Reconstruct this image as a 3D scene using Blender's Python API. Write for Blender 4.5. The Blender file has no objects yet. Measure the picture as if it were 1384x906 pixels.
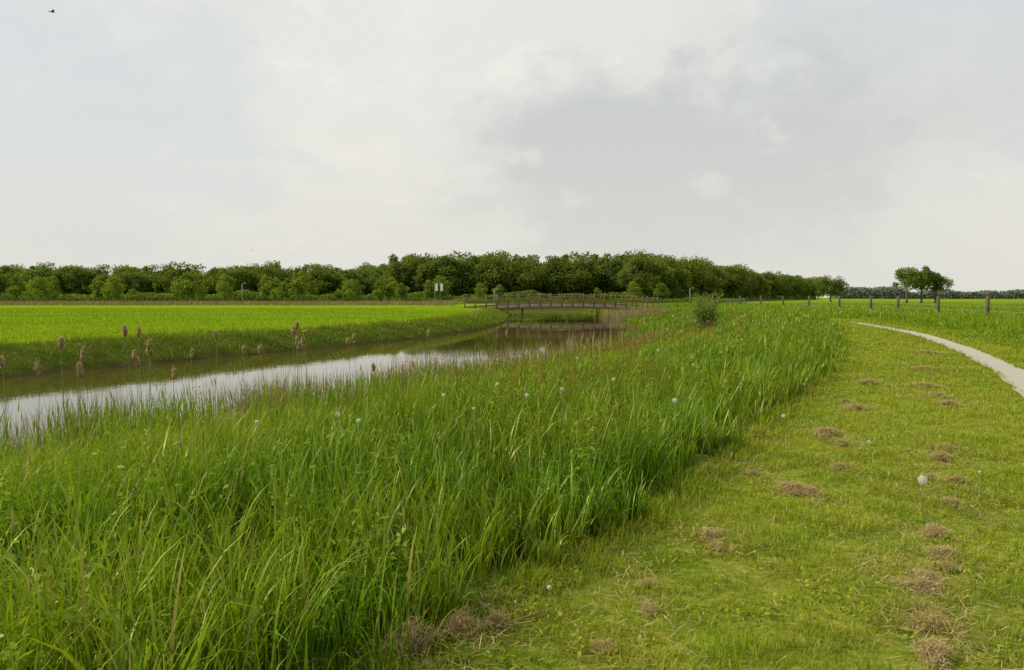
import bpy, math, random
import numpy as np
from mathutils import Vector
rng=np.random.default_rng(7); random.seed(7)
sc=bpy.context.scene
sc.view_settings.view_transform='Standard'
try: sc.view_settings.look='None'
except Exception: pass
sc.view_settings.exposure=0
COL=sc.collection
CAMZ=1.65; FPX=1076.0; HY=402.0

# ---------------- layout curves (world metres) ----------------
N=np.array([(-17,-8),(-12,3),(-9,10.5),(-5.5,16.5),(-2.4,23),(1.7,33),(5.8,44),(9.3,58),(11.6,75),(13.2,95),(14.3,125),(15,170)],float)
F=np.array([(-30,-8),(-24,8),(-20,18),(-16.7,26),(-13.6,33),(-8.9,43),(-5.5,52),(-2.5,65),(-0.8,80),(-.3,100),(0,125),(-1,170)],float)
E=np.array([(-2.5,-2),(-1.2,2),(-.31,3.64),(.12,4.46),(.95,5.76),(1.86,7.46),(3.5,10.6),(5.3,14),(7.4,18.1),(10,24),(12.7,30.6),(17,41),(21,52),(24,65),(26,80),(27,110)],float)
P=np.array([(3.6,-3),(4.8,4),(6.1,8.3),(8.1,12.5),(10.5,17.2),(13.6,24.3),(17.1,33.5),(18.9,39.5),(21,48),(23.6,58),(27,75),(31,100)],float)
def cx(c,y): return np.interp(y,c[:,1],c[:,0])
def vn(x,y,s=1.0,o=0.0):
    x=x/s+o; y=y/s-o
    return (np.sin(x*1.3+y*.7+1.1)+np.sin(-x*.9+y*1.9+2.3)+np.sin(x*2.7+y*1.1+.3+np.sin(y*1.7))*.7+np.sin(x*.6-y*3.1+4+np.sin(x*2.1))*.6)/3.3
def gh(x,y):
    x=np.asarray(x,float); y=np.asarray(y,float)
    n=cx(N,y)+.25*vn(x*0,y,1.2); f=cx(F,y)+.3*vn(x*0,y,1.7,3)
    mid=np.minimum(x-f,n-x)
    z_in=-1.02-.6*np.clip(mid/2.5,0,1)
    u=np.clip((x-n)/8.5,0,1); z_n=-1.02+1.02*(.65*u*u*(3-2*u)+.35*u)
    v=np.clip((f-x)/3.4,0,1); z_f=-1.02+.95*(1-(1-v)**2.0)
    z=np.where(mid>0,z_in,np.where(x>=n,z_n,z_f))
    fade=np.clip((y-165)/15,0,1); z=z*(1-fade)
    z=z+.5*np.exp(-(((x+10.5)/5)**2+((y-115)/5)**2))+.5*np.exp(-(((x-24.5)/5)**2+((y-115)/5)**2))
    bump=.03*vn(x,y,1.4)+.05*vn(x,y,7,2)
    dp=np.abs(x-(cx(P,y)+.4)); bump=bump*np.clip((dp-.7)/1.2,0,1)*np.clip(mid*-1+.2,0,1)
    return z+bump

# ---------------- mesh helpers ----------------
def mk(name,verts,faces,mat=None,attrs=None,smooth=False,kind=None):
    me=bpy.data.meshes.new(name)
    verts=np.asarray(verts,np.float32); faces=np.asarray(faces,np.int32)
    k=faces.shape[1]; nf=faces.shape[0]
    me.vertices.add(len(verts)); me.vertices.foreach_set('co',verts.ravel())
    me.loops.add(nf*k); me.loops.foreach_set('vertex_index',faces.ravel())
    me.polygons.add(nf); me.polygons.foreach_set('loop_start',np.arange(0,nf*k,k,dtype=np.int32))
    me.update(calc_edges=True)
    if attrs:
        for a,v in attrs.items():
            at=me.attributes.new(a,'FLOAT','POINT'); at.data.foreach_set('value',np.asarray(v,np.float32))
    if smooth: me.polygons.foreach_set('use_smooth',np.ones(nf,bool))
    me.validate()
    if mat: me.materials.append(mat)
    ob=bpy.data.objects.new(name,me); COL.objects.link(ob)
    if kind: ob['kind']=kind
    return ob
class Acc:
    def __init__(s): s.v=[];s.f=[];s.r=[];s.s=[];s.n=0
    def add(s,v,f,r=None,t=None):
        v=np.asarray(v,float).reshape(-1,3); f=np.asarray(f,int).reshape(-1,4)
        s.v.append(v); s.f.append(f+s.n); m=len(v)
        s.r.append(np.zeros(m)+(0.5 if r is None else r)); s.s.append(np.zeros(m)+(1.0 if t is None else t)); s.n+=m
    def make(s,name,mat,smooth=False,kind=None):
        return mk(name,np.vstack(s.v),np.vstack(s.f),mat,{'rnd':np.concatenate(s.r),'s':np.concatenate(s.s)},smooth,kind)
def blades(pos,L,w,az,th0,kap,nseg=4,rnd=None,wexp=.7,twist=None,kexp=1.6):
    n=len(pos); L=np.broadcast_to(L,(n,)); w=np.broadcast_to(w,(n,)); 
    if rnd is None: rnd=rng.random(n)
    s=np.linspace(0,1,nseg+1)
    hor=np.zeros((n,nseg+1)); ver=np.zeros((n,nseg+1))
    for i in range(nseg):
        th=th0+kap*((s[i]+s[i+1])/2)**kexp
        hor[:,i+1]=hor[:,i]+np.sin(th)*L/nseg; ver[:,i+1]=ver[:,i]+np.cos(th)*L/nseg
    if twist is None: twist=rng.normal(0,.5,n)
    wa=az+math.pi/2+twist
    prof=np.minimum(1,.55+s*1.6)*np.power(np.clip(1-s,0.0,1),wexp); prof[-1]=.03
    C=np.stack([pos[:,0,None]+np.cos(az)[:,None]*hor,pos[:,1,None]+np.sin(az)[:,None]*hor,pos[:,2,None]+ver],-1)
    W=np.stack([np.cos(wa),np.sin(wa),np.zeros(n)],-1)[:,None,:]*(w[:,None]*prof[None,:]*.5)[:,:,None]
    V=np.stack([C-W,C+W],2).reshape(n,-1,3)
    k=2*(nseg+1)
    fb=np.array([[2*i,2*i+1,2*i+3,2*i+2] for i in range(nseg)])
    Fa=(np.arange(n)[:,None,None]*k+fb[None]).reshape(-1,4)
    return V.reshape(-1,3),Fa,np.repeat(rnd,k),np.tile(np.repeat(s,2),n)
def quads(c,size,rnd,s=None,nrm=None,asp=.6):
    n=len(c); a=rng.normal(size=(n,3)) if nrm is None else nrm+rng.normal(size=(n,3))*.6
    a/=np.linalg.norm(a,axis=1)[:,None]; b=rng.normal(size=(n,3)); b-=a*(a*b).sum(1)[:,None]; b/=np.linalg.norm(b,axis=1)[:,None]
    d=np.cross(a,b); sz=np.broadcast_to(size,(n,))[:,None]
    V=np.stack([c-b*sz,c-d*sz*asp,c+b*sz,c+d*sz*asp],1).reshape(-1,3)
    Fa=np.arange(n*4).reshape(-1,4)
    return V,Fa,np.repeat(rnd,4),np.repeat(np.ones(n) if s is None else s,4)
def tube(pts,rad,ns=8,cap=True):
    pts=[Vector(p) for p in pts]; V=[];Fa=[]
    for i,p in enumerate(pts):
        t=(pts[min(i+1,len(pts)-1)]-pts[max(i-1,0)]).normalized()
        u=t.cross(Vector((0.31,.95,.05))); 
        if u.length<1e-3: u=t.cross(Vector((1,0,0)))
        u.normalize(); v=t.cross(u)
        for k in range(ns):
            a=2*math.pi*k/ns; V.append(p+(u*math.cos(a)+v*math.sin(a))*rad[i])
    for i in range(len(pts)-1):
        for k in range(ns):
            Fa.append((i*ns+k,i*ns+(k+1)%ns,(i+1)*ns+(k+1)%ns,(i+1)*ns+k))
    if cap:
        V.append(pts[0]);V.append(pts[-1]); a=len(V)-2;b=len(V)-1; o=(len(pts)-1)*ns
        for k in range(0,ns-1,2):
            Fa.append((a,(k+2)%ns,k+1,k)); Fa.append((b,o+k,o+k+1,o+(k+2)%ns))
    return np.array([tuple(v) for v in V]),np.array(Fa)

# ---------------- materials ----------------
def newmat(name):
    m=bpy.data.materials.new(name); m.use_nodes=True; nt=m.node_tree; nt.nodes.clear()
    return m,nt,nt.nodes,nt.links
def ramp(nd,stops,interp='LINEAR'):
    r=nd.new('ShaderNodeValToRGB'); e=r.color_ramp.elements; r.color_ramp.interpolation=interp
    while len(e)<len(stops): e.new(.5)
    for i,(p,c) in enumerate(stops): e[i].position=p; e[i].color=(c[0],c[1],c[2],1)
    return r
def mixc(nt,a,b,fac,mode='MIX'):
    m=nt.nodes.new('ShaderNodeMix'); m.data_type='RGBA'; m.blend_type=mode
    for sock,v in ((m.inputs[0],fac),(m.inputs[6],a),(m.inputs[7],b)):
        if isinstance(v,(int,float)): sock.default_value=v
        elif isinstance(v,tuple): sock.default_value=(v[0],v[1],v[2],1)
        else: nt.links.new(v,sock)
    return m.outputs[2]
def noise(nt,scale,detail=4,rough=.55,vec=None,dist=0,out='Fac'):
    n=nt.nodes.new('ShaderNodeTexNoise'); n.inputs['Scale'].default_value=scale; n.inputs['Detail'].default_value=detail
    n.inputs['Roughness'].default_value=rough; n.inputs['Distortion'].default_value=dist
    if vec is not None: nt.links.new(vec,n.inputs['Vector'])
    return n.outputs[out]
def geopos(nt): return nt.nodes.new('ShaderNodeNewGeometry').outputs['Position']
def leafmat(name,stops,trans=.35,gloss=.03,baseshade=.45,patch=None,patchscale=.5,tboost=(1.25,1.15,.6),objvar=False,dpos=.55):
    m,nt,nd,lk=newmat(name)
    a=nd.new('ShaderNodeAttribute'); a.attribute_name='rnd'
    b=nd.new('ShaderNodeAttribute'); b.attribute_name='s'
    r=ramp(nd,stops); lk.new(a.outputs['Fac'],r.inputs['Fac']); c=r.outputs['Color']
    pos=geopos(nt)
    if patch:
        f=ramp(nd,[(.42,(0,0,0)),(.62,(1,1,1))]); lk.new(noise(nt,patchscale,4,.6,pos),f.inputs['Fac'])
        c=mixc(nt,c,mixc(nt,c,patch,.65),f.outputs['Color'])
    if objvar:
        oi=nd.new('ShaderNodeObjectInfo'); rr=ramp(nd,[(0,(.84,.88,.9)),(.35,(1,1,1)),(.7,(1.18,1.08,.94)),(1,(.98,1.1,1.02))]); lk.new(oi.outputs['Random'],rr.inputs['Fac'])
        c=mixc(nt,c,rr.outputs['Color'],1.0,'MULTIPLY')
    d=ramp(nd,[(0,(baseshade,)*3),(dpos,(1,1,1))]); lk.new(b.outputs['Fac'],d.inputs['Fac'])  # painted shade: blade colour multiplied darker toward the base
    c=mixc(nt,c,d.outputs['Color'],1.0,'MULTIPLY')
    df=nd.new('ShaderNodeBsdfDiffuse'); lk.new(c,df.inputs['Color'])
    tr=nd.new('ShaderNodeBsdfTranslucent'); lk.new(mixc(nt,c,tboost,1.0,'MULTIPLY'),tr.inputs['Color'])
    ms=nd.new('ShaderNodeMixShader'); ms.inputs[0].default_value=trans; lk.new(df.outputs[0],ms.inputs[1]); lk.new(tr.outputs[0],ms.inputs[2])
    fin=ms
    if gloss>0:
        g=nd.new('ShaderNodeBsdfGlossy'); g.inputs['Roughness'].default_value=.42; g.inputs['Color'].default_value=(.95,.9,.5,1)
        m2=nd.new('ShaderNodeMixShader'); m2.inputs[0].default_value=gloss; lk.new(ms.outputs[0],m2.inputs[1]); lk.new(g.outputs[0],m2.inputs[2]); fin=m2
    o=nd.new('ShaderNodeOutputMaterial'); lk.new(fin.outputs[0],o.inputs['Surface'])
    return m
def solid(name,c1,c2,scale=8,rough=.8,bump=.2,stretch=None):
    m,nt,nd,lk=newmat(name)
    tc=nd.new('ShaderNodeTexCoord'); v=tc.outputs['Object']
    if stretch:
        mp=nd.new('ShaderNodeMapping'); mp.inputs['Scale'].default_value=stretch; lk.new(v,mp.inputs['Vector']); v=mp.outputs['Vector']
    n=noise(nt,scale,6,.65,v); r=ramp(nd,[(.3,c1),(.7,c2)]); lk.new(n,r.inputs['Fac'])
    p=nd.new('ShaderNodeBsdfPrincipled'); p.inputs['Roughness'].default_value=rough; lk.new(r.outputs['Color'],p.inputs['Base Color'])
    b=nd.new('ShaderNodeBump'); b.inputs['Strength'].default_value=bump; b.inputs['Distance'].default_value=.02; lk.new(n,b.inputs['Height']); lk.new(b.outputs['Normal'],p.inputs['Normal'])
    o=nd.new('ShaderNodeOutputMaterial'); lk.new(p.outputs[0],o.inputs['Surface'])
    return m

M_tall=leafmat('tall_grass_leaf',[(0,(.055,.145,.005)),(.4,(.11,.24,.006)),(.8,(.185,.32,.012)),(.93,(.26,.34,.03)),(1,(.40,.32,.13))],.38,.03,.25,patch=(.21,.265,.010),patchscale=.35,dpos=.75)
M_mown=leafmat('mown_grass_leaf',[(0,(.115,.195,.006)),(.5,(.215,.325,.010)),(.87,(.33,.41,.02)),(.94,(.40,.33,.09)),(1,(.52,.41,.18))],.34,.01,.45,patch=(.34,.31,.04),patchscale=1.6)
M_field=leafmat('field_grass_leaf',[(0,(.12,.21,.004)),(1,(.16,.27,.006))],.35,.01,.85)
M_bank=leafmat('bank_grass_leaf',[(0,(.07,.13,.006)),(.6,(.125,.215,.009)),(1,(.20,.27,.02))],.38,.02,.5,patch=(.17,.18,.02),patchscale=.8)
M_reed=leafmat('dead_reed',[(0,(.12,.075,.035)),(.5,(.23,.165,.08)),(1,(.42,.33,.17))],.1,.02,.7)
M_tan=leafmat('tan_reed',[(0,(.16,.13,.06)),(1,(.30,.25,.12))],.15,.02,.7)
M_iris=leafmat('sword_leaf',[(0,(.08,.17,.008)),(1,(.16,.29,.013))],.4,.025,.45)
M_sorrel=leafmat('sorrel_red',[(0,(.17,.075,.03)),(.6,(.25,.12,.042)),(1,(.28,.18,.06))],.3,.0,.8)
M_herb=leafmat('herb_leaf',[(0,(.08,.16,.008)),(.6,(.135,.24,.010)),(1,(.22,.32,.02))],.35,.015,.5,patch=(.20,.26,.015),patchscale=.2)
M_hay=leafmat('dry_hay',[(0,(.20,.14,.055)),(.5,(.42,.31,.13)),(1,(.62,.50,.26))],.15,.02,.5)
M_white=leafmat('white_petal',[(0,(.6,.6,.55)),(1,(.8,.8,.76))],.3,.0,.9,tboost=(1,1,1))
M_crownhaze=leafmat('tree_leaf_hazed',[(0,(.080,.118,.028)),(.5,(.125,.178,.036)),(1,(.175,.23,.046))],.5,.0,.8,objvar=True)  # leaf colour lifted and desaturated to carry a little distance haze
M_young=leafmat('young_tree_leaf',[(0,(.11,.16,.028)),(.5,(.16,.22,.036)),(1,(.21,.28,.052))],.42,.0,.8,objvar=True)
M_farhaze=leafmat('far_tree_leaf_hazed',[(0,(.14,.17,.13)),(1,(.19,.225,.17))],.1,.0,.9)  # aerial haze painted into the leaf colour: paler, greyer, bluer
M_willow=leafmat('willow_leaf',[(0,(.11,.18,.03)),(.8,(.19,.27,.05)),(1,(.28,.22,.09))],.4,.01,.8)
M_bark=solid('bark',(.06,.045,.03),(.13,.105,.075),6,.9,.5,(1,1,.2))
M_wood=solid('weathered_wood',(.12,.075,.035),(.22,.145,.07),5,.85,.3,(1,1,.3))
M_beam=solid('bridge_beam_wood',(.16,.125,.075),(.27,.22,.14),2,.85,.3,(1,1,3))
M_post=solid('fence_post_wood',(.06,.042,.026),(.12,.09,.06),8,.9,.4,(1,1,.2))
M_metal=solid('galvanised_metal',(.3,.31,.32),(.4,.41,.42),10,.5,.05)
M_panel=solid('white_panel',(.7,.72,.74),(.8,.8,.8),3,.5,.02)
M_fluff=leafmat('cattail_fluff',[(0,(.22,.145,.065)),(.5,(.42,.32,.17)),(1,(.6,.48,.30))],.2,.0,.8)
M_stem=solid('dry_stem',(.12,.13,.05),(.22,.20,.08),6,.8,.1)
M_gstem=solid('green_stem',(.09,.15,.03),(.14,.2,.04),6,.7,.05)
M_bird=solid('dark_feather',(.02,.02,.02),(.05,.05,.05),10,.7,.1)
M_haycore=solid('hay_mat',(.05,.038,.015),(.24,.175,.07),45,.95,1.0)

def ground_mat():
    m,nt,nd,lk=newmat('ground_soil_and_turf'); pos=geopos(nt)
    def at(n):
        a=nd.new('ShaderNodeAttribute'); a.attribute_name=n; return a.outputs['Fac']
    n1=noise(nt,1.2,8,.65,pos); n2=noise(nt,14,6,.7,pos); n3=noise(nt,.05,3,.5,pos)
    bank=ramp(nd,[(.3,(.035,.05,.01)),(.7,(.08,.11,.015))]); lk.new(n1,bank.inputs['Fac'])
    mown=ramp(nd,[(.3,(.08,.10,.012)),(.5,(.14,.18,.016)),(.7,(.25,.215,.06))]); lk.new(n2,mown.inputs['Fac'])
    mp=nd.new('ShaderNodeMapping'); mp.inputs['Scale'].default_value=(.25,1,1); lk.new(pos,mp.inputs['Vector'])
    n4=noise(nt,.35,8,.75,mp.outputs['Vector'])
    fld=ramp(nd,[(.3,(.105,.185,.004)),(.5,(.135,.22,.005)),(.7,(.155,.25,.006))]); lk.new(n4,fld.inputs['Fac'])
    fl2=mixc(nt,fld.outputs['Color'],(.15,.20,.012),n3)
    mud=ramp(nd,[(.3,(.03,.022,.012)),(.7,(.07,.05,.022))]); lk.new(n2,mud.inputs['Fac'])
    c=mixc(nt,bank.outputs['Color'],mown.outputs['Color'],at('zmown'))
    c=mixc(nt,c,fl2,at('zfield'))
    c=mixc(nt,c,mud.outputs['Color'],at('zmud'))
    p=nd.new('ShaderNodeBsdfDiffuse'); lk.new(c,p.inputs['Color'])
    b=nd.new('ShaderNodeBump'); b.inputs['Strength'].default_value=.6; b.inputs['Distance'].default_value=.04; lk.new(n2,b.inputs['Height']); lk.new(b.outputs['Normal'],p.inputs['Normal'])
    o=nd.new('ShaderNodeOutputMaterial'); lk.new(p.outputs[0],o.inputs['Surface']); return m
def geo(a,b,n): return a+(b-a)*(np.geomspace(1,200,n)-1)/199
xs=np.concatenate([-geo(40,2600,40)[::-1],np.arange(-39.5,45,.5),geo(45,2600,40)])
ys=np.concatenate([-geo(10,300,14)[::-1],np.arange(-9.5,60,.5),np.arange(60,185,1.2),geo(185,3500,45)])
X,Y=np.meshgrid(xs,ys); Z=gh(X,Y)
nx,ny=len(xs),len(ys); idx=np.arange(nx*ny).reshape(ny,nx)
Fg=np.stack([idx[:-1,:-1],idx[:-1,1:],idx[1:,1:],idx[1:,:-1]],-1).reshape(-1,4)
e=cx(E,Y)
zm=np.clip((X-e)/.6,0,1)*np.clip((cx(P,Y)+5-X)/2,0,1)
zf=np.clip((cx(F,Y)-2.6-X)/1,0,1); zf=np.maximum(zf,np.clip((X-cx(P,Y)-4)/3,0,1)*.7); zf=np.maximum(zf,np.clip((Y-300)/30,0,1))
zd=np.clip((-0.86-Z)/.1,0,1)
g=mk('ground',np.stack([X,Y,Z],-1).reshape(-1,3),Fg,ground_mat(),{'zmown':zm.ravel(),'zfield':zf.ravel(),'zmud':zd.ravel()},True,'structure')
g['label']='flat green meadow with grassy banks sloping to ditch'; g['category']='ground'

# water
m,nt,nd,lk=newmat('ditch_water'); pos=geopos(nt)
mp=nd.new('ShaderNodeMapping'); mp.inputs['Scale'].default_value=(1,.6,1); lk.new(pos,mp.inputs['Vector'])
n=noise(nt,3.2,4,.55,mp.outputs['Vector'])
nbig=noise(nt,.12,3,.5,pos); rs=ramp(nd,[(.42,(.02,.02,.02)),(.62,(.07,.07,.07))]); lk.new(nbig,rs.inputs['Fac'])
p=nd.new('ShaderNodeBsdfPrincipled'); p.inputs['Base Color'].default_value=(.06,.046,.012,1); p.inputs['Roughness'].default_value=.02; p.inputs['IOR'].default_value=1.8
b=nd.new('ShaderNodeBump'); lk.new(rs.outputs['Color'],b.inputs['Strength']); b.inputs['Distance'].default_value=.05; lk.new(n,b.inputs['Height']); lk.new(b.outputs['Normal'],p.inputs['Normal'])
o=nd.new('ShaderNodeOutputMaterial'); lk.new(p.outputs[0],o.inputs['Surface'])
w=mk('water',[(-60,-30,-1),(40,-30,-1),(40,178,-1),(-60,178,-1)],[(0,1,2,3)],m,None,False,'structure'); w['label']='calm brown ditch water mirroring pale sky'; w['category']='water'

# path
PW=.72
m,nt,nd,lk=newmat('gravel_path'); pos=geopos(nt); n=noise(nt,25,6,.75,pos); n2=noise(nt,1.5,4,.6,pos)
r=ramp(nd,[(.3,(.22,.205,.175)),(.7,(.45,.425,.375))]); lk.new(n,r.inputs['Fac'])
c=mixc(nt,r.outputs['Color'],(.29,.27,.19),n2)
p=nd.new('ShaderNodeBsdfPrincipled'); p.inputs['Roughness'].default_value=.9; lk.new(c,p.inputs['Base Color'])
b=nd.new('ShaderNodeBump'); b.inputs['Strength'].default_value=.6; b.inputs['Distance'].default_value=.02; lk.new(n,b.inputs['Height']); lk.new(b.outputs['Normal'],p.inputs['Normal'])
o=nd.new('ShaderNodeOutputMaterial'); lk.new(p.outputs[0],o.inputs['Surface'])
yy=np.arange(-3,52,.2); L0=cx(P,yy)
ker=np.ones(21)/21; Ls=np.convolve(np.pad(L0,10,mode='edge'),ker,'valid')
V=[]
for k in range(7):
    u=k/6; xx=Ls+u*PW
    if k==0: xx=xx+.07*vn(yy*0,yy,.5)
    if k==6: xx=xx+.07*vn(yy*0,yy,.5,4)
    V.append(np.stack([xx,yy,gh(xx,yy)+.022],-1))
V=np.stack(V,1); idp=np.arange(len(yy)*7).reshape(-1,7)
Fp=np.stack([idp[:-1,:-1],idp[:-1,1:],idp[1:,1:],idp[1:,:-1]],-1).reshape(-1,4)
pa=mk('path',V.reshape(-1,3),Fp,m,None,True,'structure'); pa['label']='narrow pale gravel footpath curving through mown grass'; pa['category']='path'

# ---------------- scatter ----------------
def scatter(y0,y1,dens,xlo,xhi,bands=14,wedge=1.5):
    ed=np.geomspace(max(y0,.5),y1,bands+1); out=[]
    for a,b_ in zip(ed[:-1],ed[1:]):
        yt=np.linspace(a,b_,9)
        lo=max(np.min(xlo(yt)),-.66*b_-wedge); hi=min(np.max(xhi(yt)),.66*b_+wedge)
        if hi<=lo: continue
        d=dens(a); n=int(d*(hi-lo)*(b_-a))
        y=rng.uniform(a,b_,n); x=rng.uniform(lo,hi,n)
        k=(x>xlo(y))&(x<xhi(y))&(np.abs(x)<.66*y+wedge)&(rng.random(n)<dens(y)/d)
        out.append(np.stack([x[k],y[k]],-1))
    q=np.vstack(out); return q[:,0],q[:,1]
def P3(x,y,dz=0): return np.stack([x,y,gh(x,y)+dz],-1)
def bankh(x,y):
    dn=x-cx(N,y)
    return np.interp(dn,[0,1.5,4,7],[.34,.38,.70,1.0])*np.interp(y,[0,20,60],[1,.9,.8])

# tall grass in tussocks
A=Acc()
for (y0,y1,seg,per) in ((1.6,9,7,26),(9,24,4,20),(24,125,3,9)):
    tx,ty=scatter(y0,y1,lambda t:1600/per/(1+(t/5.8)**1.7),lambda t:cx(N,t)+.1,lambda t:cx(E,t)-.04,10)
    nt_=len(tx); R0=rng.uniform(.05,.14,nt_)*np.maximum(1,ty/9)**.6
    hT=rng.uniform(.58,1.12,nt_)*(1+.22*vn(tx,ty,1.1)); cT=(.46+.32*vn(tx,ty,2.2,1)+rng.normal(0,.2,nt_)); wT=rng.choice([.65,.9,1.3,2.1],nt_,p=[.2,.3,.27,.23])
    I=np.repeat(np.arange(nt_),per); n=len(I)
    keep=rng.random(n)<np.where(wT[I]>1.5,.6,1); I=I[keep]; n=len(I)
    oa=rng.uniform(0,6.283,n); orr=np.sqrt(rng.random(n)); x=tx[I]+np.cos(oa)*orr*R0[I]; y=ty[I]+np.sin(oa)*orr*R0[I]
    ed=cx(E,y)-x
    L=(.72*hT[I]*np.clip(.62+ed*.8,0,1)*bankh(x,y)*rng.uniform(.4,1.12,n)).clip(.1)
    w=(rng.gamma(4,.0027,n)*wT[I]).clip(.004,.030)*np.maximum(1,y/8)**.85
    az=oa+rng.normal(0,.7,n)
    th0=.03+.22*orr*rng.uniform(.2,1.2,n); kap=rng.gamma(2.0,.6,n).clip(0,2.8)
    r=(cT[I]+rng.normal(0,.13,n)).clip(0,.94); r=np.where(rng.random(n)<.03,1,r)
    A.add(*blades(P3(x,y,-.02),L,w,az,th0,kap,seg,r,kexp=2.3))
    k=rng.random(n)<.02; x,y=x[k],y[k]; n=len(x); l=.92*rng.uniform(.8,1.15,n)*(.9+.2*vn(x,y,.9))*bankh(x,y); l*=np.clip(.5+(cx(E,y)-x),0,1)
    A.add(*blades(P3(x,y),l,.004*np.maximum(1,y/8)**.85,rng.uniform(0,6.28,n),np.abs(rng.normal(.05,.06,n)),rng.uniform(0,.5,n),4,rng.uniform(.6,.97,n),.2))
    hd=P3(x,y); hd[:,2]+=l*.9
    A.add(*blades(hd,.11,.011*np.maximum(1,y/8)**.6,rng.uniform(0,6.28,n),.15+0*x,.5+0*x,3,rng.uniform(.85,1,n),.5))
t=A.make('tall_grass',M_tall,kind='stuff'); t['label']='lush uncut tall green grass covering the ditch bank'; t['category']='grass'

# broad leaved weeds
A=Acc()
x,y=scatter(2.5,30,lambda t:13/(1+(t/14)**2),lambda t:cx(N,t)+.6,lambda t:cx(E,t)-.4,6); k=vn(x,y,1.1,11)>.02; x,y=x[k],y[k]
n=len(x); b0=P3(x,y); hh=rng.uniform(.35,.74,n)*bankh(x,y); rep=34
zz=np.tile(np.linspace(.15,1,rep),n)*np.repeat(hh,rep); ang=rng.uniform(0,6.28,n*rep); rad=rng.uniform(.02,.11,n*rep)
c=np.repeat(b0,rep,0)+np.stack([np.cos(ang)*rad,np.sin(ang)*rad,zz],-1)
A.add(*quads(c,rng.uniform(.018,.038,n*rep)*np.repeat(np.maximum(1,y/10)**.6,rep),rng.uniform(.0,.7,n*rep),None,np.tile([0,0,1.3],(n*rep,1)),.42))
t=A.make('broad_leaved_weeds',M_herb,kind='stuff'); t['label']='leafy green nettle like weeds among tall grass'; t['category']='plants'

# mown grass
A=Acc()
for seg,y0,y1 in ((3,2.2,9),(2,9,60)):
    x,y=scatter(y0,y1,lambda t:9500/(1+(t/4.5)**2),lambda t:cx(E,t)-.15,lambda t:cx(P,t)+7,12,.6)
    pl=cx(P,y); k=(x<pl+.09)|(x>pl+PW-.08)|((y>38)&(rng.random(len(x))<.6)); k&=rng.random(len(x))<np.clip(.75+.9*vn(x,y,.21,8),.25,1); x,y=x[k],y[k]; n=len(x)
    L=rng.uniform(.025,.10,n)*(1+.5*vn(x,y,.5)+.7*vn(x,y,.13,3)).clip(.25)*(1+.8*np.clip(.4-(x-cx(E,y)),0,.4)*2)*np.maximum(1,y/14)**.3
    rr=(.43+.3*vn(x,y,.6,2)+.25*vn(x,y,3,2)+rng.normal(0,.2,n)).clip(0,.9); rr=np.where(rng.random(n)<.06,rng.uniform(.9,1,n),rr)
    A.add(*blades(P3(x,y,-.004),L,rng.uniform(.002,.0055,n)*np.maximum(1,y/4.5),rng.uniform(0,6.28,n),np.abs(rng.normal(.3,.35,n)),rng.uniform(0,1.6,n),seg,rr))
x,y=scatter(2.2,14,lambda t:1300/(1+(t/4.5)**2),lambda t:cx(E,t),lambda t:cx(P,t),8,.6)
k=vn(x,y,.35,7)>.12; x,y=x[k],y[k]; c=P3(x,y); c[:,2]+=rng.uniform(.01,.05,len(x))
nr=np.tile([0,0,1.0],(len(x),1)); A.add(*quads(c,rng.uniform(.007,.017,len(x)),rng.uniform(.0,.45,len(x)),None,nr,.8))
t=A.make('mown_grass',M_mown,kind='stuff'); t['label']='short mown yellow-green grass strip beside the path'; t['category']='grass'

# left field + bank
A=Acc()
x,y=scatter(20,125,lambda t:110/(1+(t/30)**2),lambda t:-.7*t-3,lambda t:cx(F,t)-2.2,8,1)
n=len(x); A.add(*blades(P3(x,y),rng.uniform(.06,.13,n),rng.uniform(.01,.02,n)*y/25,rng.uniform(0,6.28,n),np.abs(rng.normal(.1,.2,n)),rng.uniform(0,1.2,n),2,rng.random(n)))
t=A.make('field_grass',M_field,kind='stuff'); t['label']='bright even green pasture grass across the ditch'; t['category']='grass'
A=Acc()
x,y=scatter(18,125,lambda t:330/(1+(t/28)**1.6),lambda t:cx(F,t)-3.3-.6*vn(t,t*0,2.5),lambda t:cx(F,t)-.15,8,1)
n=len(x); d=cx(F,y)-x
A.add(*blades(P3(x,y),rng.uniform(.14,.36,n)*(1+.6*vn(x,y,.8)),rng.uniform(.01,.024,n)*y/25,rng.uniform(0,6.28,n),np.abs(rng.normal(.2,.25,n)),rng.uniform(.2,2.0,n),3,(rng.random(n)*.5+.16*d+.25*vn(x,y,1.3,5)).clip(0,1)))
t=A.make('bank_grass',M_bank,kind='stuff'); t['label']='dark rough grass on steep far ditch bank'; t['category']='grass'

# right meadow herbs
A=Acc()
x,y=scatter(14,150,lambda t:260/(1+(t/20)**1.6),lambda t:cx(P,t)+1.8+.5*vn(t,t*0,3),lambda t:.7*t+4,12,1)
n=len(x); h=np.clip((x-cx(P,y)-1.8)/3,.3,1)*(1+.5*vn(x,y,2)+.3*vn(x,y,.7,3))
A.add(*blades(P3(x,y),rng.uniform(.2,.55,n)*h,rng.uniform(.015,.035,n)*np.maximum(1,y/25)**.9,rng.uniform(0,6.28,n),np.abs(rng.normal(.2,.25,n)),rng.uniform(0,1.8,n),3,(.5+.4*vn(x,y,2)+rng.normal(0,.2,n)).clip(0,1)))
x,y=scatter(60,185,lambda t:9+0*t,lambda t:cx(N,t)-0*t,lambda t:.5*t,6,1)
n=len(x); A.add(*blades(P3(x,y),rng.uniform(.2,.5,n)*(1+.4*vn(x,y,4)),rng.uniform(.06,.14,n),rng.uniform(0,6.28,n),np.abs(rng.normal(.2,.25,n)),rng.uniform(0,1.5,n),2,(.5+.3*vn(x,y,5)+rng.normal(0,.2,n)).clip(0,1)))
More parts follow.
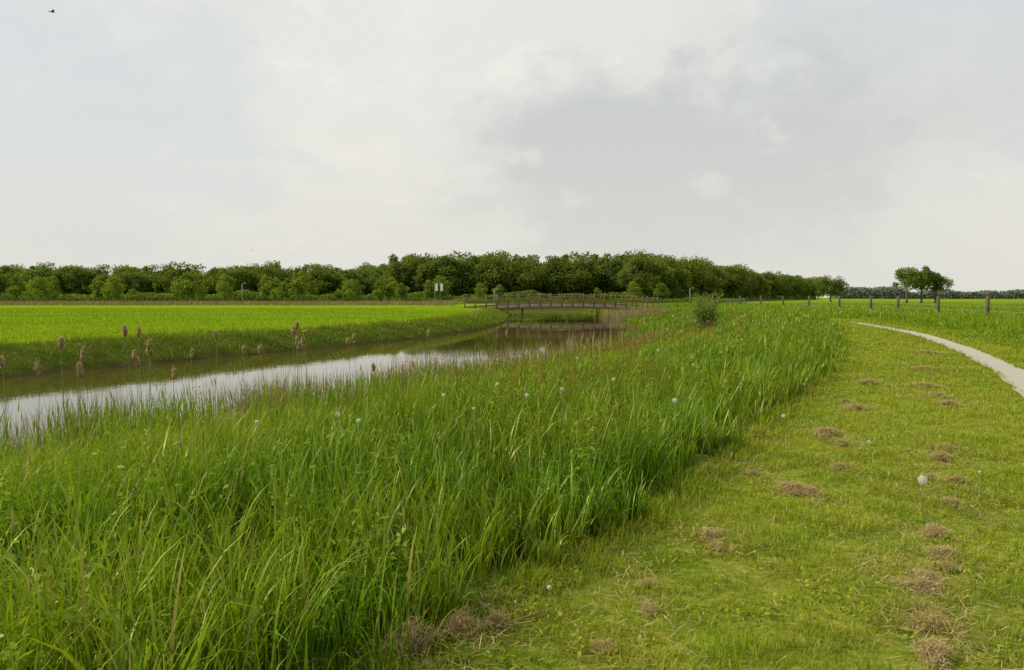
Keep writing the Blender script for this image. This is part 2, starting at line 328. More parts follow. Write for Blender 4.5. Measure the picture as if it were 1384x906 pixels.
t=A.make('meadow_herbs',M_herb,kind='stuff'); t['label']='leafy knee-high meadow herbs along the fence'; t['category']='plants'

# dead reeds, sword leaves
A=Acc(); 
x,y=scatter(8,40,lambda t:120+0*t,lambda t:cx(N,t)-1.3,lambda t:cx(N,t)+3.8,6,1)
k=(vn(x,y,1.0,3)+rng.normal(0,.28,len(x)))>.08; k&=(rng.random(len(x))<np.interp(y,[8,20,26,40],[1,1,.3,.06])); x,y=x[k],y[k]; n=len(x)
zb=np.maximum(gh(x,y),-1.3)
A.add(*blades(np.stack([x,y,zb],-1),rng.uniform(.5,1.15,n)*(1.0+.3*vn(x,y,.8)),.007*np.maximum(1,y/11),rng.uniform(0,6.28,n),np.abs(rng.normal(.05,.09,n)),rng.uniform(0,.5,n),4,rng.random(n),.25))
t=A.make('dead_reeds',M_reed,kind='stuff'); t['label']='thin brown dead reed stems at the water edge'; t['category']='reeds'
A=Acc()
x,y=scatter(6,60,lambda t:190/(1+(t/22)**2),lambda t:cx(N,t)-.9,lambda t:cx(N,t)+4.5,6,1)
k=(vn(x,y,.7,9)+rng.normal(0,.14,len(x)))>.14; k&=(y<26)|(rng.random(len(x))<.3); x,y=x[k],y[k]; n=len(x)
A.add(*blades(np.stack([x,y,np.maximum(gh(x,y),-1.15)],-1),rng.uniform(.5,1.05,n)*np.interp(y,[10,30],[1.05,.7]),rng.uniform(.014,.028,n)*np.maximum(1,y/16),rng.uniform(0,6.28,n),np.abs(rng.normal(.08,.08,n)),rng.uniform(0,.5,n),5,rng.random(n),.5))
t=A.make('sword_leaves',M_iris,kind='stuff'); t['label']='upright bright green cattail leaves on wet bank'; t['category']='reeds'
A=Acc()
x,y=scatter(88,113,lambda t:10+0*t,lambda t:cx(N,t)-1.5,lambda t:cx(N,t)+5,5,1); k=vn(x,y,3,1)>-.3; x,y=x[k],y[k]; n=len(x)
A.add(*blades(np.stack([x,y,np.maximum(gh(x,y),-1.1)],-1),rng.uniform(.7,1.5,n),.03,rng.uniform(0,6.28,n),np.abs(rng.normal(.05,.08,n)),rng.uniform(0,.5,n),3,rng.random(n),.4))
x,y=scatter(165,200,lambda t:4+0*t,lambda t:-.7*t,lambda t:0*t-12,3,1); n=len(x)
A.add(*blades(P3(x,y),rng.uniform(.4,1.1,n),.09,rng.uniform(0,6.28,n),np.abs(rng.normal(.1,.1,n)),rng.uniform(0,.5,n),2,rng.random(n),.4))
t=A.make('dry_reeds',M_tan,kind='stuff'); t['label']='pale tan dry reeds by the bridge and field edge'; t['category']='reeds'

# sorrel
A=Acc()
x,y=scatter(7,60,lambda t:14/(1+(t/22)**2),lambda t:-.45*t-.3,lambda t:cx(E,t)-.8,8,1)
g_=np.interp(x/y,[-.45,-.15,-.02,.06,.17,.24,.34],[.2,.45,.9,1,.8,.2,.03])
k=(x>cx(N,y)+1.0)&((vn(x,y,2.0,4)+.6*vn(x,y,5,1)+rng.normal(0,.3,len(x)))>.05)&(rng.random(len(x))<g_); x,y=x[k],y[k]; n=len(x); b0=P3(x,y); L=rng.uniform(.55,.95,n)*np.clip(bankh(x,y)+.17,0,1)
A.add(*blades(b0,L,.006*np.maximum(1,y/10),rng.uniform(0,6.28,n),.05+0*x,.2+0*x,3,rng.random(n),.2))
rep=16; c=np.repeat(b0,rep,0); hh=np.repeat(L,rep)*rng.uniform(.6,1.03,n*rep); c[:,2]+=hh; c[:,:2]+=rng.normal(0,.025,(n*rep,2))*np.repeat(np.maximum(1,y/20),rep)[:,None]
A.add(*quads(c,rng.uniform(.008,.015,n*rep)*np.repeat(np.maximum(1,y/17),rep),rng.random(n*rep)))
t=A.make('sorrel',M_sorrel,kind='stuff'); t['label']='rusty red flowering sorrel among tall grass'; t['category']='plants'

# umbels + water weeds
A=Acc()
for cxx,cyy,r_,cnt in ((30,66,8,40),(36,90,12,60),(20,70,6,20),(12,50,3,10),(-40,95,30,30),(9,40,4,12)):
    x=cxx+rng.normal(0,r_*.5,cnt); y=cyy+rng.normal(0,r_*.7,cnt); b0=P3(x,y); b0[:,2]+=rng.uniform(.45,.75,cnt)
    c=np.repeat(b0,5,0)+rng.normal(0,.03,(cnt*5,3)); A.add(*quads(c,.025,rng.random(cnt*5),None,np.tile([0,0,1.],(cnt*5,1)),.9))
t=A.make('cow_parsley_flowers',M_white,kind='stuff'); t['label']='small white umbel flowers dotted over the meadow'; t['category']='flowers'
A=Acc(); y=rng.uniform(62,108,700); x=cx(F,y)+rng.uniform(.3,8,700); k=vn(x,y,5,2)+rng.normal(0,.2,700)>.15; x,y=x[k],y[k]
c=np.stack([x,y,np.full(len(x),-.99)],-1); A.add(*quads(c,rng.uniform(.05,.14,len(x)),rng.uniform(.6,1,len(x)),None,np.tile([0,0,4.],(len(x),1)),.8))
t=A.make('water_weed',M_bank,kind='stuff'); t['label']='floating leaves and weed on ditch water'; t['category']='water plants'

# ---------------- things ----------------
def empty(name,loc,label,cat,group=None,rot=0,scale=1):
    o=bpy.data.objects.new(name,None); o.location=loc; o.rotation_euler=(0,0,rot); o.scale=(scale,)*3; COL.objects.link(o)
    o.empty_display_size=.2; o['label']=label; o['category']=cat
    if group: o['group']=group
    return o
def child(ob,par): ob.parent=par; return ob
def copything(root,parts,loc,rot,scale,label=None):
    r=root.copy(); r.location=loc; r.rotation_euler=(0,0,rot); r.scale=scale if isinstance(scale,tuple) else (scale,)*3; COL.objects.link(r)
    if label: r['label']=label
    for p_ in parts:
        q=p_.copy(); q.parent=r; COL.objects.link(q)
    return r

def crown_acc(H,R,base,nl,nq,size,flat=1.0,rlobe=(.2,.36),cone=0.0):
    A=Acc(); cz=(H+base)/2; hz=(H-base)/2
    for i in range(nl):
        d=rng.normal(size=3); d/=np.linalg.norm(d); q=rng.uniform(.3,.85)
        zz=d[2]*q; rs=1-cone*(zz*.5+.5)
        cen=np.array([d[0]*R*q*rs,d[1]*R*q*rs,cz+zz*hz])
        rl=R*rng.uniform(*rlobe)*(1-.25*abs(zz)); m=nq//nl
        dd=rng.normal(size=(m,3)); dd/=np.linalg.norm(dd,axis=1)[:,None]
        dd[:,2]=np.where(rng.random(m)<.35,np.abs(dd[:,2]),dd[:,2])
        rr=rl*rng.uniform(.35,1.4,m)**.7
        c=cen+dd*rr[:,None]*np.array([1,1,.9*flat]); lr=rng.uniform(.15,.75)
        c[:,2]=np.maximum(c[:,2],base*.6)
        A.add(*quads(c,size*rng.uniform(.6,1.3,m),(lr+rng.normal(0,.14,m)).clip(0,1),None,dd*.8,.65))
    return A
def trunk_acc(H,r0,base,R,nlimb=6):
    A=Acc(); 
    pts=[(0,0,-.3),(0.05,0,base*.5),(-.05,.05,base),(.1,0,H*.6),(0,0,H*.85)]
    A.add(*tube(pts,[r0*1.25,r0,r0*.85,r0*.5,r0*.15],8))
    for i in range(nlimb):
        a=i*2.4+rng.uniform(0,.5); z0=base+(H*.7-base)*i/nlimb; l=R*rng.uniform(.55,.85)
        A.add(*tube([(0,0,z0),(math.cos(a)*l*.4,math.sin(a)*l*.4,z0+l*.35),(math.cos(a)*l,math.sin(a)*l,z0+l*.75)],[r0*.4,r0*.25,r0*.07],6))
    return A
def make_tree(name,loc,H,R,base,nl,nq,size,mat,r0,label,group,**kw):
    e_=empty(name,loc,label,'tree',group)
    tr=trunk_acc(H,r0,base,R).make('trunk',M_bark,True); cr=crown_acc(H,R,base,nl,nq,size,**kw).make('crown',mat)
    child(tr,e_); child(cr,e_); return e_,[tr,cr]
protos=[]
specs=[(15,5.6,.8,50,.1),(15.6,6.0,1.0,60,.0),(14.5,4.8,.5,44,.3),(15.5,6.6,.9,66,.05),(14.2,5.3,.4,48,.15),(15.2,4.8,.6,44,.35)]
GW='trees at the edge of the wood'
GL='tall dense deciduous tree in full green leaf at wood edge'
place=[]
for x in np.arange(-180,-34,4.4): place.append((x+random.uniform(-1.5,1.5),262+random.uniform(-6,6),.78+random.uniform(-.12,.1)))
for x in np.arange(-190,-34,5.0): place.append((x+random.uniform(-2,2),276+random.uniform(-6,6),.92+random.uniform(-.06,.06)))
for x in np.arange(-36,42,4.4): place.append((x+random.uniform(-1.5,1.5),250+random.uniform(-5,5),1.0+random.uniform(-.08,.06)))
for x in np.arange(-38,46,4.4): place.append((x+random.uniform(-2,2),264+random.uniform(-4,4),1.13+random.uniform(-.04,.04)))
for i in range(48):
    u=i/47; x=38+u*176; y=232+u*332; place.append((x+random.uniform(-2,2),y+random.uniform(-5,5),1.02+random.uniform(-.07,.06)))
for i in range(32):
    u=i/31; x=34+u*160; y=250+u*336; place.append((x-5+random.uniform(-2,2),y+random.uniform(-5,5),1.09+random.uniform(-.05,.05)))
for i,(H,R,b_,nl,cn) in enumerate(specs):
    x,y,s_=place.pop(0)
    e_,pr=make_tree('tree',(x,y,float(gh(x,y))),H,R,b_,nl,6000,.32,M_crownhaze,.28,GL,GW,cone=cn)
    e_.scale=(s_,)*3; protos.append((e_,pr))
for x,y,s_ in place:
    e_,pr=random.choice(protos); copything(e_,pr,(x,y,float(gh(x,y))),random.uniform(0,6.28),(s_*random.uniform(1.0,1.3),s_*random.uniform(1.0,1.3),s_))
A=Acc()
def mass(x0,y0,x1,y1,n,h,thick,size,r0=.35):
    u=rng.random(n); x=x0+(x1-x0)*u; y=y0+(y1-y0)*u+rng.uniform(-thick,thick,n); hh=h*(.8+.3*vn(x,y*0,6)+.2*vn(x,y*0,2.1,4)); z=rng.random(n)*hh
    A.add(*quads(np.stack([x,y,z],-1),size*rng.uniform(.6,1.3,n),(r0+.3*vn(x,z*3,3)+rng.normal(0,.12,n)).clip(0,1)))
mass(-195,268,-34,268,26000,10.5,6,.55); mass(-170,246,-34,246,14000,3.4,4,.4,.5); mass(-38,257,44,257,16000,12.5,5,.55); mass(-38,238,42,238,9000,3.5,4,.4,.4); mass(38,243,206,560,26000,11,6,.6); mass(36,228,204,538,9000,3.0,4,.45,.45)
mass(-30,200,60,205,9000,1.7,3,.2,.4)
t=A.make('woodland_undergrowth',M_crownhaze,kind='stuff'); t['label']='dense shaded shrubs filling the wood below the crowns'; t['category']='shrubs'
GY='young trees planted in front of the wood'
ylist=[]
for x in np.arange(-150,-14,4.4): ylist.append((x+random.uniform(-1.8,1.8),205+random.uniform(-12,18),.88+random.uniform(-.3,.4)))
for x in (-9,-4,24,33,41): ylist.append((x,222+random.uniform(-5,5),random.uniform(.55,.9)))
yp=[]
for i in range(4):
    x,y,s_=ylist.pop(i*5)
    e_,pr=make_tree('young_tree',(x,y,float(gh(x,y))),6.8,2.1+.3*i,.5,26,1900,.2,M_young,.1,'young light green leafy tree standing in the meadow',GY,rlobe=(.22,.4),cone=.55-.15*i); e_.scale=(s_,)*3; yp.append((e_,pr))
for x,y,s_ in ylist:
    e_,pr=random.choice(yp); copything(e_,pr,(x,y,float(gh(x,y))),random.uniform(0,6.28),(s_*random.uniform(.9,1.3),s_*random.uniform(.9,1.3),s_))
def Xat(px,y): return (px-692)/FPX*y
make_tree('tree',(Xat(1122,270),270,0),8.8,6.0,1.2,44,4600,.3,M_crownhaze,.25,'round broad green tree standing alone near the field',None,flat=.9)
for px,H,R,b_ in ((1220,10.9,5.4,3.0),(1246,10.8,4.4,2.8),(1271,9.4,4.8,2.6)):
    make_tree('tree',(Xat(px,230),230+(px-1240)*.1,0),H,R,b_,34,3000,.26,M_crownhaze,.3,'slender trunked tree with open airy crown in field','three open grown trees in the field',rlobe=(.16,.29))
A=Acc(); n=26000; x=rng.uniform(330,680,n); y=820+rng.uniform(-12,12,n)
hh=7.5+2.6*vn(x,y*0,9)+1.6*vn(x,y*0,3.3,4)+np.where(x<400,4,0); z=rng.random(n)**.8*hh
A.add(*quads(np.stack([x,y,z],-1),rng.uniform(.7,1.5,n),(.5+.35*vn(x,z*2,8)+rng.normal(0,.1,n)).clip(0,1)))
t=A.make('distant_trees',M_farhaze,kind='stuff'); t['label']='belt of distant trees on the horizon, haze tinted into leaf colour'; t['category']='trees'

# willow bush
bx,by=10.9,45; bz=float(gh(bx,by)); e_=empty('willow_bush',(bx,by,bz),'small willow bush rising above the tall grass','bush')
A=Acc(); B=Acc()
for i in range(52):
    a=rng.uniform(0,6.28); l=rng.uniform(.8,2.3); sp=rng.uniform(.3,2.1)*(1 if l<1.4 else .4)
    p0=(math.cos(a)*.15,math.sin(a)*.15,0); p1=(math.cos(a)*sp*.5,math.sin(a)*sp*.5,l*.55); p2=(math.cos(a)*sp,math.sin(a)*sp,l)
    A.add(*tube([p0,p1,p2],[.018,.012,.004],6))
    m_=80; u=rng.uniform(.25,1.05,m_)[:,None]; c=(1-u)**2*np.array(p0)+2*u*(1-u)*np.array(p1)+u*u*np.array(p2)+rng.normal(0,.12,(m_,3))
    B.add(*quads(c,rng.uniform(.04,.08,m_),(rng.uniform(.1,.9)+rng.normal(0,.15,m_)).clip(0,1),None,None,.4))
child(A.make('stems',M_bark,True),e_); child(B.make('foliage',M_willow),e_)

# bridge
e_=empty('footbridge',(7,115,0),'arched wooden footbridge with post and rail sides over ditch','bridge'); e_.rotation_euler=(0,0,math.radians(3))
HS=14.0
def dz(x): return .28+.62*(1-(x/HS)**2)
def strip(y0,y1,zo0,zo1,x0=-HS,x1=HS,n=29):
    A=Acc(); V=[];Fa=[]
    for x in np.linspace(x0,x1,n):
        z=dz(x); V+=[(x,y0,z+zo0),(x,y1,z+zo0),(x,y1,z+zo1),(x,y0,z+zo1)]
    for i in range(n-1):
        o_=i*4
        for k in range(4): Fa.append((o_+k,o_+(k+1)%4,o_+4+(k+1)%4,o_+4+k))
    Fa.append((0,3,2,1)); o_=(n-1)*4; Fa.append((o_,o_+1,o_+2,o_+3)); A.add(V,Fa); return A
child(strip(-1.6,1.6,-.1,0).make('deck',M_wood),e_)
for yy_ in (-1.68,1.5): child(strip(yy_,yy_+.18,-.85,-.11).make('beam',M_beam),e_)
for yy_ in (-1.62,1.5):
    child(strip(yy_-.02,yy_+.12,1.06,1.18).make('handrail',M_wood),e_)
    child(strip(yy_+.01,yy_+.07,.56,.67).make('middle_rail',M_wood),e_)
    for x in np.linspace(-HS+.2,HS-.2,19):
        A=Acc(); z=dz(x); A.add(*tube([(x,yy_-.03,z-.6),(x,yy_-.03,z+1.24),(x,yy_-.03,z+1.36)],[.085,.085,.05],8)); child(A.make('rail_post',M_wood),e_)
for x in (-5.5,5.5):
    for yy_ in (-1.2,1.2):
        A=Acc(); A.add(*tube([(x,yy_,-2),(x,yy_,dz(x)-.11)],[.09,.09],8)); child(A.make('pile',M_beam),e_)

# fence
pts=[(34.5,50),(37.0,62),(39.6,74),(42.6,88),(44.6,99),(45.6,111),(46.2,124),(46.6,137),(46.8,150),(46.4,162),(45.2,174)]
e_=empty('fence',(0,0,0),'weathered wooden post and wire fence in tall meadow','fence')
for i,(x,y) in enumerate(pts):
    zz=float(gh(x,y)); h=1.6+.002*y if i else 1.85; r_=.15 if i else .2
    lean=random.uniform(-.06,.06); A=Acc(); A.add(*tube([(x,y,zz-.3),(x+lean*.5,y,zz+h*.5),(x+lean,y,zz+h-.04),(x+lean,y,zz+h)],[r_*1.05,r_,r_*.98,r_*.7],10)); child(A.make('fence_post',M_post),e_)
A=Acc()
for h in (.55,.95,1.3): A.add(*tube([(x,y,float(gh(x,y))+h) for x,y in [(31,36)]+pts],[.006]*(len(pts)+1),6))
child(A.make('fence_wire',M_metal),e_)

def lamp(px,y,h):
    x=Xat(px,y); e_=empty('street_lamp',(x,y,0),'slim grey street lamp beside the distant road','street lamp','street lamps along the road')
    A=Acc(); A.add(*tube([(0,0,-.2),(0,0,h*.5),(0,0,h)],[.09,.07,.045],8)); child(A.make('pole',M_metal,True),e_)
    A=Acc(); A.add(*tube([(0,0,h-.02),(.3,0,h+.1),(.6,0,h+.12)],[.04,.035,.03],6)); child(A.make('arm',M_metal,True),e_)
    A=Acc(); A.add(*tube([(.55,0,h+.11),(.7,0,h+.13),(.95,0,h+.13),(1.05,0,h+.1)],[.04,.08,.08,.04],8)); child(A.make('lamp_head',M_metal,True),e_)
lamp(328,200,5.0); lamp(668,190,3.4); lamp(932,215,4.0)
for px in (588,595):
    x=Xat(px,185); e_=empty('banner_sign',(x,185,0),'white upright banner on a pole near the trees','sign','white banners by the road')
    A=Acc(); A.add(*tube([(0,0,-.2),(0,0,4.9),(0,0,5.0)],[.05,.045,.03],8)); child(A.make('pole',M_metal),e_)
    A=Acc(); V=[];Fa=[]
    for i in range(9):
        u=i/8; V+=[(.06+u*.6,.05*math.sin(u*6),3.1),(.06+u*.6,.05*math.sin(u*6+.5),4.8)]
    for i in range(8): Fa.append((2*i,2*i+2,2*i+3,2*i+1))
    A.add(V,Fa); child(A.make('banner',M_panel),e_)

# cattails
def fluff(seed,l):
    A=Acc(); r_=np.random.default_rng(seed); zs=np.linspace(0,l,9); prof=[.25,.75,1,1.1,1.2,1.05,1.1,.8,.25]
    prof=[p_*r_.uniform(.75,1.35) for p_ in prof]
    V,Fa=tube([(r_.normal(0,.005),r_.normal(0,.005),z) for z in zs],[.028*p_ for p_ in prof],10)
    V=V+r_.normal(0,.004,V.shape); A.add(V,Fa,r_.uniform(0,.6,len(V)))
    m_=360; z=r_.uniform(0,l,m_); a=r_.uniform(0,6.28,m_); rr=.03*np.interp(z,zs,prof)
    pos=np.stack([np.cos(a)*rr*.8,np.sin(a)*rr*.8,z],-1)
    A.add(*blades(pos,r_.uniform(.012,.04,m_),.007,a,1.2+0*z,.4+0*z,2)); return A
cats=[(2,490,10.5),(82,463,11),(110,478,11.2),(108,500,10.8),(169,447,12.3),(187,449,12.1),(183,482,12.5),(186,490,12.8),(200,466,12.2),(203,476,12.4),(258,478,13.5),(293,453,13.5),(330,473,15),(352,472,15),(395,447,15),(401,440,15.2),(400,460,14.6),(413,451,15.4),(410,462,15.6),(405,466,15),(470,462,18),(477,455,18.2),(505,497,16.5),(578,450,20),(685,450,29),(233,505,12.5),(558,494,20),(52,498,10.6)]
for i,(px,py,Yc) in enumerate(cats):
    x=Xat(px,Yc); z0=max(float(gh(x,Yc)),-1.1); zt=CAMZ-(py-HY)/FPX*Yc; l=random.uniform(.13,.22)*max(1,Yc/16)
    e_=empty('cattail',(x,Yc,z0),'dry cattail with fluffy pale brown seed head','cattail','cattails along the ditch',random.uniform(0,6))
    tx,ty=random.uniform(-.12,.12),random.uniform(-.12,.12); h=zt-z0-l*.5
    A=Acc(); A.add(*tube([(-tx,-ty,-.1),(-tx*.5,-ty*.7,h*.5),(0,0,h),(0,0,h+l+.05)],[.0045,.004,.0035,.002],6)); child(A.make('stem',M_stem),e_)
    f_=fluff(i,l).make('seed_head',M_fluff); f_.location=(0,0,h); f_.rotation_euler=(random.uniform(-.3,.3),random.uniform(-.3,.3),0); child(f_,e_)

# dandelion clocks
def clock(r_):
    A=Acc(); n=150; i=np.arange(n)+.5; ph=np.arccos(1-2*i/n); th=math.pi*(1+5**.5)*i
    d=np.stack([np.cos(th)*np.sin(ph),np.sin(th)*np.sin(ph),np.cos(ph)],-1)
    a=np.cross(d,[.3,.5,.8]); a/=np.linalg.norm(a,axis=1)[:,None]; wd=.0005
    V=np.stack([d*.004-a*wd,d*.004+a*wd,d*r_*.85+a*wd,d*r_*.85-a*wd],1).reshape(-1,3); A.add(V,np.arange(n*4).reshape(-1,4))
    for _ in range(3):
        A.add(*quads(d*r_*rng.uniform(.75,1,n)[:,None],r_*.17,rng.random(n),None,d*2,.2))
    V,Fa=tube([(0,0,-.006),(0,0,0),(0,0,.005)],[.003,.006,.003],8); A.add(V,Fa); return A
dl=[(1252,651,5.6,.035),(913,578,7.6,.025),(830,550,9.5,.024),(712,575,8,.022),(672,562,9,.02),(760,573,8.5,.022),(599,577,8,.02),(455,607,6.5,.024),(483,624,6.2,.018),(1061,563,10,.027),(1178,598,7.9,.016),(1003,480,19,.026),(890,500,15,.025),(640,600,7,.014),(345,632,6,.016),(1330,640,6.2,.013),(743,800,4.1,.013),(1088,520,13.5,.022),(780,520,13,.02),(938,520,12,.02)]
for px,py,Yc,r_ in dl:
    x=Xat(px,Yc); z0=float(gh(x,Yc)); zt=CAMZ-(py-HY)/FPX*Yc; h=max(zt-z0,.05)
    if x<cx(E,Yc)-.3: h=max(h,.66*float(bankh(np.array(x),np.array(Yc)))+.05)
    e_=empty('dandelion',(x,Yc,z0),'dandelion gone to seed with round white clock','dandelion','dandelions gone to seed')
    A=Acc(); A.add(*tube([(.03,0,-.02),(.015,.01,h*.5),(0,0,h)],[.003,.0025,.0022],6)); child(A.make('stem',M_gstem),e_)
    f_=clock(r_).make('seed_head',M_white); f_.location=(0,0,h); child(f_,e_)

# hay clumps
hp=[]
def hay(seed,R,n=1000):
    r_=np.random.default_rng(seed); A=Acc()
    a=r_.uniform(0,6.28,n); lob=1+.45*np.sin(a*2+seed)+.3*np.sin(a*3+seed*2.3)
    q=R*np.sqrt(r_.random(n))*r_.uniform(.6,1.2,n)*lob; hgt=.20*R*np.clip(1-(q/R)**2,0.02,1)*r_.uniform(.1,1.2,n)
    pos=np.stack([np.cos(a)*q,np.sin(a)*q*.75,np.maximum(hgt,.006)+.025],-1)
    A.add(*blades(pos,r_.uniform(.03,.11,n)*(R/.2)**.5,r_.uniform(.002,.005,n),r_.uniform(0,6.28,n),r_.uniform(1.38,1.85,n),r_.uniform(-.3,.5,n),4,r_.random(n)**1.3,.3))
    B=Acc(); k=14; V=[];Fa=[]
    for i in range(6):
        for j in range(k):
            an=j/k*6.283; rr=R*.62*i/5*(1+.4*math.sin(an*2+seed)+.3*math.sin(an*3+seed*2.3)); V.append((math.cos(an)*rr,math.sin(an)*rr*.75,.12*R*(1-(i/5)**2)-.03*(i==5)+.012+r_.normal(0,.006)))
    for i in range(5):
        for j in range(k): Fa.append((i*k+j,(i+1)*k+j,(i+1)*k+(j+1)%k,i*k+(j+1)%k))
    B.add(V,Fa); return A,B
for i in range(6):
    A,B=hay(i,.2); e_=empty('hay_clump',(0,0,0),'small heap of dry brown cut grass on the lawn','hay','clumps of dry cut grass')
    s_=A.make('straw',M_hay); b_=B.make('matted_core',M_haycore,True); child(s_,e_); child(b_,e_); hp.append((e_,[s_,b_]))
hl=[(1275,892,.6),(1270,852,.5),(1262,832,.55),(1256,805,.6),(1262,792,.45),(1280,757,.55),(1272,726,.6),(1295,687,.5),(1290,682,.4),(1277,622,.8),(1284,606,.7),(1270,537,.9),(1252,521,.7),(1285,548,.6),(1250,500,.8),(1255,478,.8),
    (552,898,.8),(622,872,.6),(672,862,.5),(880,798,.35),(965,733,.6),(972,745,.4),(1075,664,.8),(1100,668,.5),(1138,632,.65),(1120,588,.9),(1140,600,.5),(1160,553,.7),(1145,543,.5),(1176,518,.8),(880,832,.35),(1020,640,.4),(960,630,.4),(1010,585,.5),(1300,655,.5),(820,890,.45),(1265,650,.45),(1285,775,.4)]
for i,(px,py,s_) in enumerate(hl):
    Yc=CAMZ*FPX/(py-HY); x=Xat(px,Yc); z0=float(gh(x,Yc))+.01; zs_=random.uniform(.9,1.5)*(1.8 if (px in (552,622,672)) else 1)
    sc_=(s_*random.uniform(.6,1.1)*max(1,Yc/9),s_*random.uniform(.9,1.7)*max(1,Yc/9)*(.6 if px in (552,622,672) else 1),s_*zs_*1.2)
    if i<6: e_=hp[i][0]; e_.location=(x,Yc,z0); e_.rotation_euler=(0,0,random.uniform(-.6,.2)); e_.scale=sc_
    else: e_,pr=random.choice(hp); copything(e_,pr,(x,Yc,z0),random.choice((0,math.pi))+random.uniform(-.7,.3),sc_)
A=Acc(); cs=[]
for px,py,s_ in hl:
    Yc=CAMZ*FPX/(py-HY); k=int(480*s_); cs.append(np.stack([Xat(px,Yc)+rng.normal(0,.13,k)*max(1,Yc/8),Yc+rng.normal(0,.45,k)*max(1,Yc/8)],-1))
xx_,yy_2=scatter(2.6,30,lambda t:70/(1+(t/10)**2),lambda t:cx(E,t),lambda t:cx(P,t)-.3,6); cs.append(np.stack([xx_,yy_2],-1))
cs=np.vstack(cs); x,y=cs[:,0],cs[:,1]; k=x>cx(E,y)-.2; x,y=x[k],y[k]; n=len(x)
A.add(*blades(P3(x,y,.035),rng.uniform(.03,.13,n),rng.uniform(.002,.0045,n)*np.maximum(1,y/6),rng.uniform(0,6.28,n),rng.uniform(1.2,1.7,n),rng.uniform(-.2,.4,n),3,rng.random(n),.3))
t=A.make('loose_straw',M_hay,kind='stuff'); t['label']='scattered dry straw left after mowing'; t['category']='straw'

# birds
def bird(px,py,Yc,s_,bank):
    x=Xat(px,Yc); z=CAMZ-(py-HY)/FPX*Yc
    e_=empty('bird',(x,Yc,z),'dark bird flying with raised wings in the sky','bird','birds in flight',.9,s_)
    A=Acc(); A.add(*tube([(-.24,0,0),(-.16,0,.01),(-.04,0,0),(.08,0,.0),(.16,0,.02),(.2,0,.035),(.24,0,.025)],[.012,.03,.05,.05,.03,.028,.005],8))
    V=[(-.36,-.05,0),(-.36,.05,0),(-.2,.02,.01),(-.2,-.02,.01)]; A.add(V,[(0,1,2,3)])
    for sgn in (-1,1):
        V=[];Fa=[]
        for yy_,xf,xb,zz in ((.03,.1,-.09,.02),(.16,.13,-.08,.09+bank*.05),(.3,.08,-.08,.13),(.42,-.02,-.12,.12),(.5,-.12,-.15,.10)):
            V+=[(xf,sgn*yy_,zz),(xb,sgn*yy_,zz-.005)]
        for i in range(4): Fa.append((2*i,2*i+1,2*i+3,2*i+2))
        A.add(V,Fa)
    child(A.make('body',M_bird),e_)
bird(82,24,46,.6,1); bird(343,339,120,.5,0); bird(1092,268,130,.5,0)

# ---------------- world ----------------
W=bpy.data.worlds.new('World'); sc.world=W; W.use_nodes=True; nt=W.node_tree; nd=nt.nodes; lk=nt.links; nd.clear()
sunv=Vector((-.76,.0,.68)).normalized(); el=math.asin(sunv.z); azs=math.atan2(sunv.x,sunv.y)
sky=nd.new('ShaderNodeTexSky'); sky.sky_type='NISHITA'; sky.sun_disc=False; sky.sun_elevation=el; sky.sun_rotation=azs%(2*math.pi); sky.dust_density=2.0
tc=nd.new('ShaderNodeTexCoord'); D=tc.outputs['Generated']
sep=nd.new('ShaderNodeSeparateXYZ'); lk.new(D,sep.inputs[0])
mp=nd.new('ShaderNodeMapping'); mp.inputs['Scale'].default_value=(1,1,1.8); mp.inputs['Location'].default_value=(3.1,1.7,.4); lk.new(D,mp.inputs['Vector'])
nA=noise(nt,2.3,10,.6,mp.outputs['Vector'],.2); nB=noise(nt,6.0,9,.6,mp.outputs['Vector'],.25); nC=noise(nt,11.0,8,.6,mp.outputs['Vector'],.2)
def math_(op,a,b_=None):
    q=nd.new('ShaderNodeMath'); q.operation=op
    for s_,v in ((q.inputs[0],a),(q.inputs[1],b_)):
        if v is None: continue
        if isinstance(v,(int,float)): s_.default_value=v
        else: lk.new(v,s_)
    return q.outputs[0]
ncol=noise(nt,4.5,8,.65,mp.outputs['Vector'],.2,'Color')
v1=nd.new('ShaderNodeVectorMath'); v1.operation='SUBTRACT'; lk.new(ncol,v1.inputs[0]); v1.inputs[1].default_value=(.5,.5,.5)
v2=nd.new('ShaderNodeVectorMath'); v2.operation='MULTIPLY_ADD'; lk.new(v1.outputs[0],v2.inputs[0]); v2.inputs[1].default_value=(.38,.38,.28); lk.new(D,v2.inputs[2])
DD=v2.outputs[0]
def blob(px,py,sx,sz):
    d=Vector(((px-692)/FPX,1,(HY-py)/FPX)).normalized()
    mv=nd.new('ShaderNodeVectorMath'); mv.operation='SUBTRACT'; lk.new(DD,mv.inputs[0]); mv.inputs[1].default_value=d
    m2=nd.new('ShaderNodeVectorMath'); m2.operation='MULTIPLY'; lk.new(mv.outputs[0],m2.inputs[0]); m2.inputs[1].default_value=(1/sx,1/(sx*2),1/sz)
    m3=nd.new('ShaderNodeVectorMath'); m3.operation='LENGTH'; lk.new(m2.outputs[0],m3.inputs[0])
    return math_('MAXIMUM',math_('SUBTRACT',1.0,m3.outputs['Value']),0.0)
c=mixc(nt,sky.outputs['Color'],(7.3,7.65,7.6),.92)
rA=ramp(nd,[(.42,(0,0,0)),(.58,(1,1,1))],'EASE')
lk.new(math_('ADD',nA,math_('MULTIPLY',math_('ADD',blob(520,150,.2,.26),blob(720,150,.3,.16)),.25)),rA.inputs['Fac'])
c=mixc(nt,c,(8.3,8.15,7.6),math_('MULTIPLY',rA.outputs['Color'],.8))
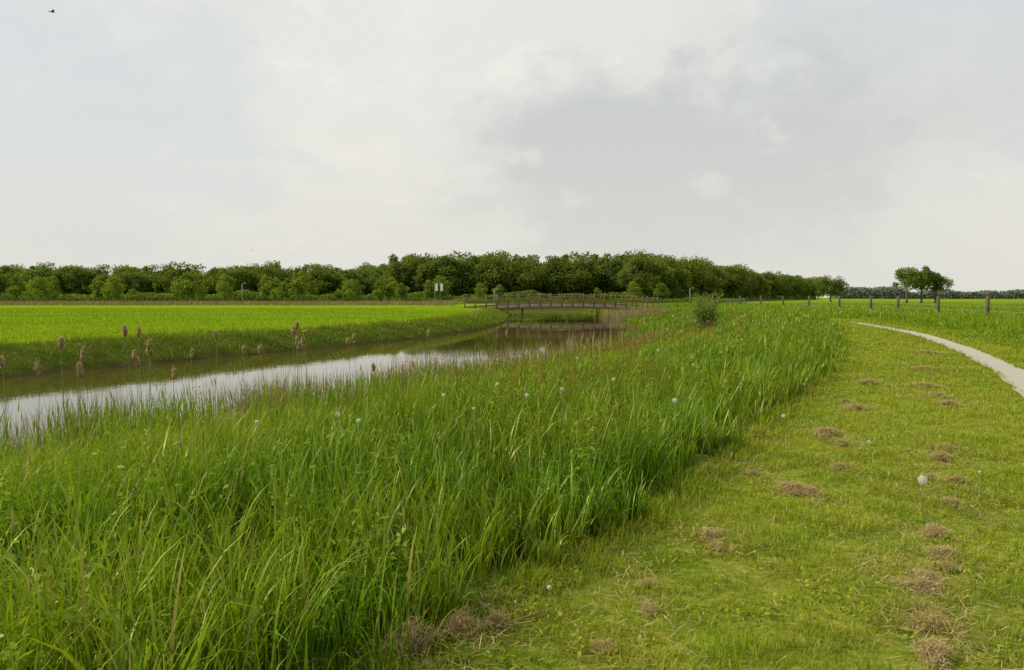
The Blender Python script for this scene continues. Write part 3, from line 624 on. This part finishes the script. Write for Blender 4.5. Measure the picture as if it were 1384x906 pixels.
rB=ramp(nd,[(.50,(0,0,0)),(.68,(1,1,1))],'EASE'); lk.new(nB,rB.inputs['Fac'])
c=mixc(nt,c,(9.3,9.05,8.3),math_('MULTIPLY',rB.outputs['Color'],.42))
g1=math_('ADD',math_('MULTIPLY',blob(870,235,.30,.14),1.6),math_('MULTIPLY',blob(1200,140,.6,.3),.6))
rG=ramp(nd,[(.05,(0,0,0)),(1.0,(1,1,1))],'EASE'); lk.new(math_('ADD',math_('MULTIPLY',g1,.9),math_('MULTIPLY',math_('SUBTRACT',nB,.46),.9)),rG.inputs['Fac'])
c=mixc(nt,c,(5.7,5.95,6.0),math_('MULTIPLY',rG.outputs['Color'],.9))
rC=ramp(nd,[(.55,(0,0,0)),(.72,(1,1,1))],'EASE'); lk.new(nC,rC.inputs['Fac'])
c=mixc(nt,c,(9.6,9.3,8.5),math_('MULTIPLY',math_('MULTIPLY',rC.outputs['Color'],rA.outputs['Color']),.35))
rH=ramp(nd,[(.0,(1,1,1)),(.24,(0,0,0))]); lk.new(sep.outputs['Z'],rH.inputs['Fac'])
c=mixc(nt,c,(7.4,7.2,6.5),math_('MULTIPLY',rH.outputs['Color'],.75))
bg=nd.new('ShaderNodeBackground'); bg.inputs['Strength'].default_value=.1; lk.new(c,bg.inputs['Color'])
o=nd.new('ShaderNodeOutputWorld'); lk.new(bg.outputs[0],o.inputs['Surface'])

sl=bpy.data.lights.new('sun','SUN'); sl.energy=5.0; sl.angle=math.radians(1.2); sl.color=(1,.93,.76)
so=bpy.data.objects.new('sun',sl); so.rotation_euler=sunv.to_track_quat('Z','Y').to_euler(); so.location=(0,0,50); COL.objects.link(so)

cam=bpy.data.cameras.new('camera'); cam.lens=28; cam.sensor_width=36; cam.clip_start=.05; cam.clip_end=6000
co=bpy.data.objects.new('camera',cam); co.location=(0,0,CAMZ); co.rotation_euler=(math.radians(90)-math.atan(51/FPX),0,0); COL.objects.link(co); sc.camera=co
print('faces',sum(len(o.data.polygons) for o in bpy.data.objects if o.type=='MESH'))
